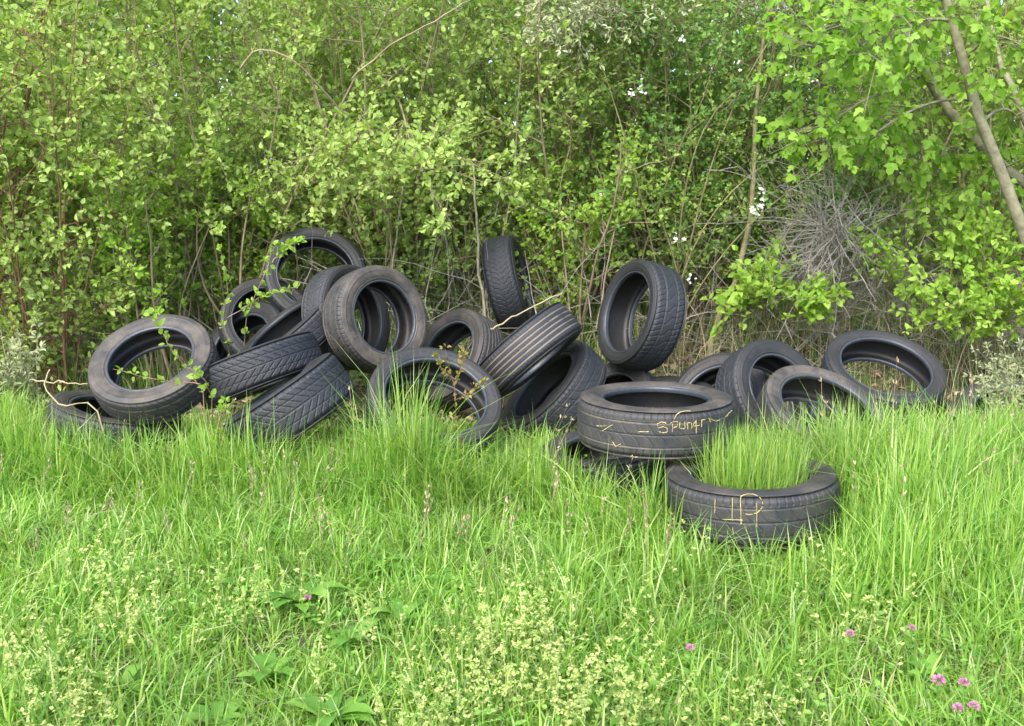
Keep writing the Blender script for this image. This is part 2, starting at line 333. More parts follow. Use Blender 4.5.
def in_tyres(Q, g=.012):
    """mask of points inside the rubber / cavity of any tyre"""
    out = np.zeros(len(Q), bool)
    for c, n, R, W in TYG:
        near = np.where(np.abs(Q-c).max(1) < .4)[0]
        if not len(near): continue
        dd = Q[near]-c; z = np.abs(dd@n); r = np.sqrt(np.maximum((dd*dd).sum(1)-z*z, 0))
        out[near[(z < W*.5+g) & (r < R+g) & (r > R*.70-g)]] = True
    return out
# ------------------------------------------------------------------ ground
def ground():
    xs = np.concatenate([[-400, -100, -30, -12], np.linspace(-8, 8, 150), [12, 30, 100, 400]])
    ys = np.concatenate([[-400, -100, -30, -6], np.linspace(-1, 12, 130), [16, 30, 100, 600]])
    X, Y = np.meshgrid(xs, ys, indexing='ij'); far = (np.abs(X) > 10) | (Y > 13) | (Y < -3)
    Z = gz(X, Y); Z = np.where(far, np.where(Y > 13, .28, 0), Z)
    V = np.stack([X, Y, Z], -1).reshape(-1, 3); n, k = X.shape; i = np.arange(n*k).reshape(n, k)
    Fa = np.stack([i[:-1, :-1], i[1:, :-1], i[1:, 1:], i[:-1, 1:]], -1).reshape(-1, 4)
    m, nt, out = mat('meadow_soil'); L = nt.links.new; tcn = nt.nodes.new('ShaderNodeTexCoord')
    n1 = noise(nt, 3, 8, tcn.outputs['Object'], .7); n2 = noise(nt, 30, 8, tcn.outputs['Object'], .7)
    c1 = ramp(nt, n2.outputs[0], [(.3, (.04, .035, .018)), (.7, (.12, .10, .055))]); c2 = ramp(nt, n2.outputs[0], [(.3, (.05, .09, .02)), (.7, (.11, .17, .045))])
    mx = nt.nodes.new('ShaderNodeMix'); mx.data_type = 'RGBA'; f = ramp(nt, n1.outputs[0], [(.42, (0, 0, 0)), (.58, (1, 1, 1))]); L(f, mx.inputs[0]); L(c1, mx.inputs[6]); L(c2, mx.inputs[7])
    b = nt.nodes.new('ShaderNodeBsdfPrincipled'); L(mx.outputs[2], b.inputs['Base Color']); b.inputs['Roughness'].default_value = .95
    bp = nt.nodes.new('ShaderNodeBump'); bp.inputs['Strength'].default_value = .8; bp.inputs['Distance'].default_value = .02; L(n2.outputs[0], bp.inputs['Height']); L(bp.outputs[0], b.inputs['Normal']); L(b.outputs[0], out.inputs[0])
    tag(link('ground', mesh_np('ground', V, Fa, [m])), kind='structure')
ground()
# ------------------------------------------------------------------ grass
def blades(x, y, h, w, bend, z=None, segs=4, dirang=None, stiff=2.0):
    n = len(x); z = gz(x, y) if z is None else z
    ang = rng.uniform(0, 2*math.pi, n) if dirang is None else dirang
    d = np.stack([np.cos(ang), np.sin(ang), np.zeros(n)], -1)
    fa = ang+math.pi/2+rng.normal(0, .5, n); s = np.stack([np.cos(fa), np.sin(fa), rng.normal(0, .15, n)], -1)
    t = np.linspace(0, 1, segs+1)
    off = bend[:, None]*h[:, None]*t[None]**stiff; zz = h[:, None]*(t[None]-.45*np.minimum(bend, 1.4)[:, None]**1.5*t[None]**(stiff+.6))
    C = np.stack([x, y, z-.01], -1)[:, None]+off[..., None]*d[:, None]+zz[..., None]*np.array([0, 0, 1.])
    wd = (w[:, None]*np.minimum(1, .65+.9*t[None])*(1-t[None]**2.2))[..., None]*.5
    Lf = C-s[:, None]*wd; Rg = C+s[:, None]*wd
    V = np.empty((n, 2*segs+1, 3)); V[:, 0:2*segs:2] = Lf[:, :-1]; V[:, 1:2*segs:2] = Rg[:, :-1]; V[:, 2*segs] = C[:, -1]
    keep = ~(in_tyres(C.reshape(-1, 3), .004).reshape(n, -1)[:, :].any(1))
    for k_, (tc, tn, tR, tW) in enumerate(TYG):      # nothing grows in the dark under and inside the heaped tyres
        if k_ != 19: keep &= ~(((x-tc[0])**2+(y-tc[1])**2 < (tR*(.92 if tc[1] > 4.4 else .8))**2) & (rng.random(n) < .93))
    V = V[keep]; n = len(V); b = np.arange(n)[:, None]*(2*segs+1)
    q = np.concatenate([b+np.array([[2*k, 2*k+1, 2*k+3, 2*k+2]]) for k in range(segs-1)], 0)
    tr = b+np.array([[2*segs-2, 2*segs-1, 2*segs]])
    return V.reshape(-1, 3), q, tr
def tufted(n, x0, x1, y0, y1, per=10, rad=.03, dens=None):
    nt_ = n//per; cx = rng.uniform(x0, x1, nt_*2); cy = rng.uniform(y0, y1, nt_*2)
    ok = np.abs(cx) < .62*cy+.9
    if dens is not None: ok &= rng.uniform(0, 1, len(cx)) < dens(cx, cy)
    cx = cx[ok][:nt_]; cy = cy[ok][:nt_]
    th = rng.uniform(0, 2*math.pi, len(cx)*per); rr = np.abs(rng.normal(0, rad, len(th)))
    tid = np.repeat(np.arange(len(cx)), per)
    return cx[tid]+rr*np.cos(th), cy[tid]+rr*np.sin(th), th+rng.normal(0, .7, len(th)), tid
HP = [ # tall patches: x,y,sx,sy,extra height
 (-.50, 4.12, .12, .10, .29), (-.34, 4.0, .14, .10, .17), (-.1, 3.9, .2, .12, .10), (.12, 3.95, .12, .1, .10), (.30, 3.75, .10, .1, .13), (.50, 3.52, .09, .07, .15), (.9, 3.05, .4, .10, .045), (.60, 3.2, .10, .1, .05), (1.38, 3.75, .16, .3, .13), (1.6, 4.0, .2, .3, .07), (2.0, 3.9, .4, .4, .125), (2.7, 3.8, .6, .6, .22),
 (1.5, 3.2, .3, .3, .15), (-1.22, 4.15, .25, .15, .15), (-.85, 3.95, .3, .15, .05), (-1.85, 4.25, .3, .15, .13), (-2.9, 4.7, .4, .25, .16), (-2.6, 4.4, .4, .4, .13), (1.05, 4.2, .25, .2, .10), (-.6, 3.4, .3, .2, .04), (.3, 3.2, .3, .2, .04)]
def hfield(x, y):
    h = .10+.022*np.sin(x*3.1+1)*np.sin(y*2.7)+.015*np.sin(x*7.3)*np.sin(y*6.1+2)+.03*np.clip(y-3, 0, 1)
    for a, b, sx, sy, e in HP: h = h+e*np.exp(-((x-a)**2/(2*sx*sx)+(y-b)**2/(2*sy*sy)))
    return h
# short meadow sward
x, y, an, tid = tufted(150000, -4.4, 4.4, 1.55, 5.35, 9, .028)
h = hfield(x, y)*rng.uniform(.5, 1.35, len(x))*(1+.45*(np.sin(tid*12.9898)*43758.5453 % 1-.5)*2*(y < 4.9))
h = np.where(y > 4.9, h*.8, h)
V, q, t = blades(x, y, h, rng.uniform(.0035, .0095, len(x)), np.abs(rng.normal(.65, .4, len(x))), dirang=an, segs=3)
tag(link('meadow_grass', mesh_np('meadow_grass', V, [q, t], [M['grass']])), 'short bright green meadow grass covering the foreground', 'grass', kind='stuff')
# tall upright blades
def dens(cx, cy): return np.clip((hfield(cx, cy)-.145)/.13, 0, 1)
x, y, an, tid = tufted(27000, -3.6, 3.9, 2.9, 5.0, 14, .035, dens)
h = (hfield(x, y)*1.3)*rng.uniform(.6, 1.2, len(x))
sway = np.where(x > .9, rng.normal(.9, .9, len(x)), an)
V, q, t = blades(x, y, h, rng.uniform(.005, .0115, len(x)), np.abs(rng.normal(.32, .3, len(x))), dirang=sway, segs=5, stiff=2.2)
tag(link('tall_grass', mesh_np('tall_grass', V, [q, t], [M['tallgrass']])), 'tall pale green grass standing before the tyre heap and along its right side', 'grass', kind='stuff')
# grass grown through the nearest tyre
c, n, R, W = TYG[19]; k = 2000
rr = R*.60*np.sqrt(rng.uniform(0, 1, k)); th = rng.uniform(0, 6.283, k); x = c[0]+rr*np.cos(th)+.02; y = c[1]+rr*np.sin(th)
ok = (x > c[0]-.16); x = x[ok]; y = y[ok]
V, q, t = blades(x, y, rng.uniform(.30, .50, len(x)), rng.uniform(.004, .010, len(x)), np.abs(rng.normal(.22, .2, len(x))), segs=5)
tag(link('tyre_grass', mesh_np('tyre_grass', V, [q, t], [M['tallgrass']])), 'clump of upright grass growing inside the nearest flat tyre', 'grass', kind='stuff')
def path(p, d, L, n, wig=.12, trop=(0, 0, .05)):
    pts = [p]; d = d/np.linalg.norm(d); st = L/(n-1); tr = np.array(trop); R_ = rng.normal(0, wig, (n, 3))
    for i in range(n-1):
        d = d+R_[i]+tr; d = d/math.sqrt(d@d); pts.append(pts[-1]+d*st)
    return np.array(pts)
# flowering stems with seed heads
T = Tubes(); sp = []; sdv = []
for _ in range(170):
    x, y = (rng.uniform(1.1, 3.2), rng.uniform(3.0, 4.8)) if rng.random() < .55 else (rng.uniform(-2.6, 1.0), rng.uniform(3.0, 4.3))
    b_ = np.array([x, y, float(gz(x, y))]); tp = path(b_, np.array([rng.normal(.12, .15), rng.normal(0, .12), 1]), float(hfield(x, y))*rng.uniform(1.1, 1.75)+.05, 9, .035, (0, 0, 0))
    if in_tyres(tp).any(): continue
    T.add(tp, np.linspace(.0012, .0006, 9), 3)
    for i in (6, 7, 8):
        for _ in range(5): sp.append(tp[i]+rng.normal(0, .004, 3)); sdv.append(tp[i]-tp[i-1])
V1, F1 = T.build(); sp = np.array(sp); sdv = nrm(np.array(sdv)); n = len(sp); V2, F2 = leaves_mesh(sp, sdv+rng.normal(0, .3, (n, 3)), rng.normal(0, 1, (n, 3)), rng.uniform(.010, .018, n), LEAF_LONG)
tag(link('seeding_grass', mesh_np('seeding_grass', np.concatenate([V1, V2]), [F1, F2+len(V1)], [M['straw']])), 'thin grass stems with pale brownish seed heads above the tall grass', 'grass', kind='stuff')
# coarse curved wide blades
x, y, an, tid = tufted(9000, -3.2, 3.4, 1.7, 4.6, 7, .03)
V, q, t = blades(x, y, hfield(x, y)*rng.uniform(1., 1.9, len(x)), rng.uniform(.005, .009, len(x)), np.abs(rng.normal(.8, .3, len(x))), dirang=an, segs=6)
tag(link('coarse_grass', mesh_np('coarse_grass', V, [q, t], [M['herb']])), 'broader arching grass blades mixed through the sward', 'grass', kind='stuff')
# straw in the sward
x, y, an, tid = tufted(5200, -4, 4, 1.7, 5.2, 4, .04)
V, q, t = blades(x, y, rng.uniform(.05, .2, len(x)), rng.uniform(.0014, .003, len(x)), np.abs(rng.normal(1.1, .4, len(x))), dirang=an, segs=4)
tag(link('straw', mesh_np('straw', V, [q, t], [M['straw']])), 'dry straw coloured blades scattered through the green grass', 'dry grass', kind='stuff')
# low herb leaves
def scatter_leaves(n, x, y, z, size, tmpl, upz=1.0):
    d = np.stack([rng.normal(0, 1, n), rng.normal(0, 1, n), rng.normal(.35, .35, n)], -1); nn = np.stack([rng.normal(0, .5, n), rng.normal(-.1, .5, n), np.full(n, upz)], -1)
    return leaves_mesh(np.stack([x, y, z], -1), d, nn, size, tmpl)
n = 42000; x = rng.uniform(-3.6, 3.6, n); y = rng.uniform(1.6, 5.2, n); ok = (np.abs(x) < .62*y+.6) & (np.sin(x*2.3+.5)*np.sin(y*3.1+1)+rng.normal(0, .5, n) > .1); x = x[ok]; y = y[ok]; n = len(x)
V, Fa = scatter_leaves(n, x, y, gz(x, y)+rng.uniform(.01, .10, n), rng.uniform(.009, .021, n), LEAF_OVAL)
tag(link('ground_herbs', mesh_np('ground_herbs', V, Fa, [M['herb']])), 'low small leaved herbs between the grass blades', 'herbs', kind='stuff')
# pale flowering bedstraw ---------------------------------------------------------
def gp(px, py):   # ground point seen at a photo position
    d = RT*(px-512)+UP*(363-py)+FW*F; return CAM+d*(-(1.3-.12)/d[2])
T = Tubes(); lp = []; 
BP = [(40, 640, 60, 60, 34), (90, 560, 80, 30, 14), (150, 600, 70, 30, 16), (250, 590, 60, 30, 16), (60, 700, 60, 20, 18), (520, 610, 60, 50, 60), (480, 660, 50, 40, 34), (570, 680, 60, 40, 34), (420, 700, 50, 25, 14), (640, 690, 60, 25, 12), (760, 690, 60, 25, 12),
      (690, 560, 60, 25, 6), (880, 600, 60, 40, 8), (830, 570, 40, 20, 6), (200, 470, 40, 20, 3), (320, 470, 20, 30, 6), (620, 640, 50, 30, 14), (350, 640, 100, 40, 8)]
for (px, py, sx, sy, k) in BP:
    for _ in range(int(k*1.0)):
        p = gp(px+rng.normal(0, sx*.5), py+rng.normal(0, sy*.5)); p[2] = float(gz(p[0], p[1])); H = rng.uniform(.10, .22)
        tip = p+np.array([rng.normal(0, .035), rng.normal(0, .035), H]); T.add([p, (p+tip)/2+rng.normal(0, .006, 3), tip], [.0008, .0008, .0005], 3)
        for t in np.linspace(.35, 1, 6):
            c0 = p+(tip-p)*t+rng.normal(0, .010*t, 3); kk = 7 if t > .55 else 5
            for _ in range(kk): lp.append((c0+rng.normal(0, .0022, 3), rng.uniform(.006, .012)*(1 if t > .5 else 1.3)))
V1, F1 = T.build(); pos = np.array([a for a, _ in lp]); sz = np.array([b for _, b in lp]); n = len(pos)
V2, F2 = leaves_mesh(pos, rng.normal(0, 1, (n, 3))*[1, 1, .5]+[0, 0, .35], rng.normal(0, .5, (n, 3))+[0, -.3, 1], sz, LEAF_OVAL)
tag(link('bedstraw', mesh_np('bedstraw', np.concatenate([V1, V2]), [F1, F2+len(V1)], [M['bedstraw']])), 'patches of pale yellow flowering bedstraw in the foreground grass', 'wildflowers', kind='stuff')
# ------------------------------------------------------------------ plants
class Plant:
    def __init__(s): s.stem = Tubes(); s.twig = Tubes(); s.lp = []; s.ld = []; s.fl = []
    def leaves_on(s, pts, per=2, jit=.0, flower=0.):
        for i in range(1, len(pts)):
            dd = pts[i]-pts[i-1]
            for k in range(per + (2 if i == len(pts)-1 else 0)):
                s.lp.append(pts[i]+(rng.normal(0, jit, 3) if jit else 0)); s.ld.append(dd)
        if flower and rng.random() < flower: s.fl.append(pts[-1])
    def branch(s, p, d, L, r, nt, tl, leafz=(-1, 9), per=2, wig=.14, trop=(0, 0, .04), clear=None, flower=0., bare=0.):
        pts = path(p, d, L, 7, wig, trop)
        if clear is not None:
            ok = ~clear(pts)
            if not ok.all():
                k = int(np.argmin(ok)); 
                if k < 3: return
                pts = pts[:k]
        s.stem.add(pts, np.linspace(r, r*.35, len(pts)), 4)
        for _ in range(nt):
            i = rng.integers(1, len(pts)); q = pts[i]; dd = pts[i]-pts[i-1]; dd = dd/np.linalg.norm(dd)
            tp = path(q, dd*.7+rng.normal(0, .6, 3)+[0, 0, .1], tl*rng.uniform(.5, 1.3), 5, .12, (0, 0, .03))
            if clear is not None and clear(tp).any(): continue
            s.twig.add(tp, np.linspace(.0022, .0009, 5), 3)
            if leafz[0] < q[2] < leafz[1] and rng.random() >= bare: s.leaves_on(tp, per, flower=flower)
    def finish(s, name, label, cat, base, stemmat, leafmat, tmpl, size, ld_up=.1, nvec=(0, -.5, .75), droop=0., group=None, clear=None, twigmat=None, flower_size=.012, leafname='foliage'):
        root = empty(name, tuple(base)); tag(root, label, cat, group); b = np.array(base)
        V, Fa = s.stem.build(); mi = np.zeros(len(Fa), int)
        if s.twig.d:
            V2, F2 = s.twig.build(); F2 = F2[~in_tyres(V2[F2[:, 0]], .0)]
            Fa = np.concatenate([Fa, F2+len(V)]); V = np.concatenate([V, V2]); mi = np.concatenate([mi, np.ones(len(F2), int)])
        link('branches', mesh_np('branches', V-b, Fa, [stemmat, twigmat or stemmat], midx=mi), root)
        if s.lp:
            pos = np.array(s.lp); dr = nrm(np.array(s.ld))
            if clear is not None: k = ~clear(pos); pos = pos[k]; dr = dr[k]
            k = ~in_tyres(pos, .03); pos = pos[k]; dr = dr[k]; n = len(pos)
            d = nrm(dr*.6+rng.normal(0, .55, (n, 3))+[0, 0, ld_up-droop]); nn = rng.normal(0, .42, (n, 3))+np.array(nvec)
            pos = pos+d*.006
            V, Fa = leaves_mesh(pos, d, nn, rng.uniform(*size, n)*rng.choice([1.15, 1.15, .85], n), tmpl)
            link(leafname, mesh_np(leafname, V-b, Fa, [leafmat]), root)
        if s.fl:
            fp = []; 
            for p in s.fl:
                for _ in range(rng.integers(4, 9)):
                    fp.append(p+rng.normal(0, .016, 3)+[0, -.01, .01])
            fp = np.array(fp); nf = len(fp); ax = nrm(rng.normal(0, .5, (nf, 3))+[0, -.7, .6]); A = nrm(np.cross(ax, [0.1, .2, 1])); B = np.cross(ax, A)
            VV = []; 
            for k5 in range(5):
                t = k5*2*math.pi/5; dd = A*math.cos(t)+B*math.sin(t)+ax*.25
                v, f5 = leaves_mesh(fp, dd, ax, np.full(nf, flower_size*.85)*rng.uniform(.8, 1.2, nf), (LEAF_OVAL[0]*[1.15, 1], LEAF_OVAL[1], LEAF_OVAL[2])); VV.append((v, f5))
            V = np.concatenate([v for v, _ in VV]); Fa = np.concatenate([f+i*len(VV[0][0]) for i, (_, f) in enumerate(VV)])
            link('blossom', mesh_np('blossom', V-b, Fa, [M['petal']]), root)
        return root
def clearing(Q):
    """open air kept above and in front of the heap, so branches overhang but do not cover it"""
    x, y, z = Q[:, 0], Q[:, 1], Q[:, 2]
    lim = np.where(x < -2.0, .55-.55*np.clip((-2.0-x)/.6, 0, 1), np.where(x > 2.05, .62-.3*np.clip((x-2.05)/.6, 0, 1), 1.02))
    c = (y < 6.35) & (z < lim)
    c |= (y < 5.35) & (z < 1.6) & (x > -2.7) & (x < 2.6)
    c |= (y < 4.6)
    c |= (((x-2.0)/.42)**2+((y-6.05)/.55)**2+((z-1.02)/.42)**2) < 1
    return c
LS = .86
def shrub(name, label, bx, by, H, ns, spread, nb, nt, leafz, leafmat, size, stemmat, tmpl=LEAF_OVAL, lean=(0, -.12, 0), per=2, tl=.22, r=.011, flower=0., blen=.6, cat='shrub', bare=0., low=.15, extra=None, group=None, droop=0., twigmat=None):
    pl = Plant(); base = np.array([bx, by, float(gz(bx, by))])
    for _ in range(ns):
        a = rng.uniform(0, 6.283); out = np.array([math.cos(a), math.sin(a), 0])
        p0 = base+out*rng.uniform(0, .16); p0[2] = float(gz(p0[0], p0[1]))-.02
        L = H*rng.uniform(.65, 1.1)
        pts = path(p0, np.array([0, 0, 1.])+out*spread*rng.uniform(.2, 1)+np.array(lean), L, 12, .075, (0, 0, .035))
        rs = r*rng.uniform(.5, 1.2); pl.stem.add(pts, np.linspace(rs, rs*.3, 12), 6)
        for _ in range(nb):
            t = rng.uniform(low, 1)**.9; i = min(int(t*11), 10); f = t*11-i; q = pts[i]*(1-f)+pts[i+1]*f
            a = rng.uniform(0, 6.283); d = np.array([math.cos(a), math.sin(a)-.25, rng.uniform(.1, 1.1)])
            pl.branch(q, d, blen*rng.uniform(.4, 1.2)*(1.15-t*.6), rs*.42, nt+1, tl, leafz, per, clear=clearing, flower=flower, bare=bare)
    if extra: extra(pl)
    return pl.finish(name, label, cat, base, stemmat, leafmat, tmpl, (size[0]*LS, size[1]*LS), clear=clearing, group=group, droop=droop, twigmat=twigmat)
G = 'shrubs of the hedge behind the heap'
def spray(c, ext, K, anchor, r=.006, nt=5, tl=.18, per=2, flower=0.):
    """a leafy limb reaching from an anchor to a clump"""
    def f(pl):
        c_ = np.array(c); a = np.array(anchor); e = np.array(ext)
        mid = (a+c_)/2+[0, 0, .12]; t = np.linspace(0, 1, 9)[:, None]; limb = a*(1-t)**2+2*mid*t*(1-t)+c_*t*t
        pl.stem.add(limb, np.linspace(r*1.3, r*.6, 9), 5)
        for _ in range(K):
            q = limb[rng.integers(4, 9)]; tg = c_+rng.normal(0, .5, 3)*e; L = np.linalg.norm(tg-q)+.05
            pl.branch(q, tg-q, L, r*.5, nt, tl, per=per, wig=.1, trop=(0, 0, 0), flower=flower)
    return f
def multi(*fs):
    def f(pl):
        for g in fs: g(pl)
    return f
def limb(pts, r0, r1, sides=8):
    """a bare limb through given points"""
    def f(pl):
        p = np.array(pts, float); n = 14; t = np.linspace(0, len(p)-1, n); i = np.minimum(t.astype(int), len(p)-2); u = (t-i)[:, None]
        a = p[np.maximum(i-1, 0)]; b = p[i]; c = p[i+1]; d = p[np.minimum(i+2, len(p)-1)]
        q = .5*((2*b)+(-a+c)*u+(2*a-5*b+4*c-d)*u*u+(-a+3*b-3*c+d)*u**3)+rng.normal(0, .004, (n, 3))
        pl.stem.add(q, np.linspace(r0, r1, n), sides)
    return f
B, TW, TR = M['bark'], M['twig'], M['twigred']
# --- left: yellow-green shrubs with reddish twigs
shrub('shrub', 'leafy yellow-green shrub at the far left edge reaching down to the grass', -3.25, 5.9, 3.0, 10, .35, 12, 6, (.05, 9), M['dogwood'], (.028, .05), TR, low=.05, group=G)
shrub('shrub', 'yellow-green shrub with low leaves, just left of the large dusty tyre', -2.75, 6.0, 2.9, 11, .35, 13, 6, (.05, 9), M['dogwood'], (.026, .046), TR, low=.05, group=G)
shrub('shrub', 'low bright bush directly above the large dusty tyre', -2.15, 6.25, 1.5, 12, .5, 9, 6, (.2, 1.5), M['lime'], (.026, .042), TW, low=.1, tl=.18, blen=.4, group=G)
shrub('shrub', 'tall shrub with a thick slanting grey limb above the left of the heap', -1.9, 6.6, 3.0, 9, .3, 12, 6, (.75, 9), M['dogwood'], (.028, .048), TW, group=G,
      extra=limb([P(118, 300, 6.3), P(150, 262, 6.3), P(190, 210, 6.3), P(215, 130, 6.5)], .014, .006))
shrub('shrub', 'many stemmed shrub rising behind the arch-like highest tyre', -1.25, 7.0, 3.1, 12, .28, 10, 6, (.75, 9), M['mid'], (.026, .044), TW, group=G)
shrub('shrub', 'small leafy bush between the large dusty tyre and the highest tyre', -1.72, 6.55, 1.25, 9, .4, 8, 5, (.5, 1.4), M['lime'], (.024, .04), TW, tl=.16, blen=.35, group=G)
shrub('shrub', 'shrub whose bright pale leaf clump hangs forward above the centre-left tyres', -.72, 6.8, 3.0, 8, .25, 11, 5, (.8, 9), M['dogwood'], (.028, .048), TW, group=G,
      extra=multi(spray(P(415, 170, 5.6), (.42, .3, .22), 26, (-.75, 6.7, 1.9), nt=6), spray(P(330, 165, 5.7), (.35, .3, .25), 16, (-.8, 6.7, 1.9)), limb([P(352, 78, 6.0), P(385, 50, 6.0), P(432, 22, 6.1), P(470, 0, 6.2)], .006, .0035),
                  limb([P(240, 68, 5.6), P(262, 50, 5.6), P(300, 66, 5.6), P(345, 115, 5.8)], .006, .004)))
shrub('shrub', 'shrub with slender pale upright stems left of the upright back tyre', -.25, 7.0, 3.0, 9, .22, 9, 6, (.7, 9), M['mid'], (.028, .044), M['bark'], group=G,
      extra=multi(limb([P(488, 345, 6.05), P(478, 250, 6.1), P(473, 165, 6.3)], .010, .006), limb([P(392, 268, 6.2), P(402, 190, 6.3), P(408, 120, 6.5)], .006, .004)))
shrub('shrub', 'small leaved green shrub behind the tyre standing against the hedge', .3, 7.1, 3.0, 10, .28, 11, 6, (.6, 9), M['mid'], (.026, .042), TW, group=G,
      extra=multi(limb([P(572, 330, 6.4), P(560, 200, 6.5), P(572, 130, 6.6), P(565, 80, 6.8)], .006, .004), spray(P(590, 250, 6.3), (.22, .15, .2), 7, (.45, 6.9, .9), r=.004, nt=4)))
shrub('shrub', 'dense shrub of fine leaves in the middle of the hedge', .85, 7.15, 3.0, 10, .3, 11, 6, (.6, 9), M['mid'], (.024, .038), TW, group=G,
      extra=limb([P(596, 330, 6.2), P(618, 215, 6.25), P(638, 150, 6.3)], .005, .003))
def bloom(spots, y):
    def f(pl):
        for px, py, k in spots:
            a = P(px+rng.normal(0, 20), py-40, y+.6); c = P(px, py, y); pts = path(a, c-a, np.linalg.norm(c-a), 6, .03, (0, 0, 0)); pl.twig.add(pts, np.linspace(.004, .0015, 6), 4); pl.leaves_on(pts, 3, .02)
            for _ in range(k): pl.fl.append(pts[-1]+rng.normal(0, .03, 3))
    return f
for bx, by, lab in ((1.0, 6.7, 'hawthorn with white blossom above the wide black upright tyre'), (1.5, 6.9, 'hawthorn with white blossom clusters right of the olive trunk'), (1.75, 7.4, 'hawthorn behind, white blossom near the top of the photo right of centre')):
    shrub('hawthorn', lab, bx-.12, by+.1, 3.1 if by > 7.2 else 2.7, 8, .35, 11, 6, (.8, 9), M['haw'], (.024, .038), M['barkgreen'], flower=.012 if by < 7.2 else .03, group='hawthorns in blossom', cat='hawthorn',
          extra=bloom([(640, 84, 3), (668, 246, 1), (610, 187, 1), (675, 50, 1)], 6.1) if bx == 1.0 else bloom([(762, 206, 4), (756, 218, 2), (700, 268, 1), (790, 80, 2), (800, 85, 1), (735, 55, 1)], 6.05) if bx == 1.5 else bloom([(760, 12, 4), (785, 8, 3), (700, 20, 3), (820, 20, 2)], 6.6))
# slim olive trunk tree
pl = Plant(); b0 = P(708, 350, 6.3); b0[2] = float(gz(b0[0], b0[1]))-.02
limb([b0, P(712, 335, 6.3), P(738, 270, 6.3), P(752, 200, 6.3), P(757, 90, 6.35), P(770, 0, 6.5), P(775, -80, 6.6)], .024, .007)(pl)
for _ in range(26): pl.branch(P(rng.uniform(752, 775), rng.uniform(-60, 110), 6.4), rng.normal(0, 1, 3)+[0, -.1, .3], rng.uniform(.3, .8), .006, 5, .2, flower=.03)
pl.finish('tree', 'slim olive-grey trunk curving up in the hedge right of centre', 'tree', b0, M['barkgreen'], M['haw'], LEAF_OVAL, (.02, .034), twigmat=TW)
# long arching yellow-olive shoots
pl = Plant(); b0 = np.array([1.1, 6.6, float(gz(1.1, 6.6))])
for (a, b, c) in (((640, 350), (680, 180), (820, 140)), ((650, 345), (700, 140), (770, 40)), ((690, 330), (664, 130), (740, 90)), ((630, 340), (720, 210), (862, 150)), ((660, 350), (655, 220), (600, 60)), ((700, 330), (690, 260), (640, 180))):
    t = np.linspace(0, 1, 12)[:, None]; A, C_, E_ = P(*a, 6.35), P(*b, 6.2), P(*c, 6.1); A = b0+(A-b0)*.3; A[2] = b0[2]; pts = A*(1-t)**2+2*C_*t*(1-t)+E_*t*t; pl.stem.add(pts, np.linspace(.007, .003, 12), 5)
    for i in range(4, 12): pl.branch(pts[i], rng.normal(0, 1, 3)+[0, 0, .5], rng.uniform(.08, .25), .002, 2, .1)
pl.finish('rose_bush', 'arching yellowish leafy shoots of a wild rose over the wide black tyre', 'shrub', b0, M['barkgreen'], M['mid'], LEAF_OVAL, (.014, .026))
for bx, by, lab in ((-2.5, 6.7, 'low leafy shrub under the yellow-green shrubs above the far left tyres'), (-1.5, 6.75, 'low leafy shrub filling the hedge foot left of the highest tyre'), (-.75, 6.75, 'low leafy shrub right behind the big brown-treaded upright tyre'), (-1.6, 7.15, 'low leafy shrub under the hedge behind the highest tyre'), (-.6, 7.2, 'low leafy shrub under the hedge between the highest tyre and the upright back tyre'), (.4, 6.75, 'low leafy shrub just right of the upright back tyre'), (1.15, 6.95, 'low leafy shrub behind the wide black upright tyre'), (1.7, 7.3, 'low leafy shrub behind the olive trunk')):
    shrub('shrub', lab, bx, by, 1.45, 9, .6, 8, 6, (.25, 2), M['mid'] if bx != .4 else M['lime'], (.026, .042), TW, low=.1, tl=.18, blen=.4, group='low shrubs under the hedge')
# --- dead brush
pl = Plant(); b0 = np.array([2.15, 6.75, float(gz(2.15, 6.75))])
for _ in range(120):
    tg = P(rng.normal(830, 46), rng.normal(240, 44), rng.uniform(5.95, 6.5)); p0 = b0+rng.normal(0, .12, 3)*[1, .7, 0]+[0, 0, rng.uniform(0, .35)]
    if rng.random() < .5: p0 = P(rng.normal(840, 14), rng.normal(225, 14), 6.2)
    d = tg-p0; pts = path(p0, d, np.linalg.norm(d)+.1, 8, .12, (0, 0, 0)); pl.stem.add(pts, np.linspace(rng.uniform(.002, .005), .0012, 8), 4)
    for _ in range(7):
        i = rng.integers(2, 8); pl.twig.add(path(pts[i], (pts[i]-pts[i-1])/np.linalg.norm(pts[i]-pts[i-1])+rng.normal(0, .7, 3), rng.uniform(.08, .3), 5, .15, (0, 0, -.02)), np.linspace(.0018, .0009, 5), 3)
pl.finish('dead_bush', 'tangled leafless bush of pale grey dead twigs behind the right tyres', 'dead bush', b0, M['deadtwig'], M['mid'], LEAF_OVAL, (.02, .03))
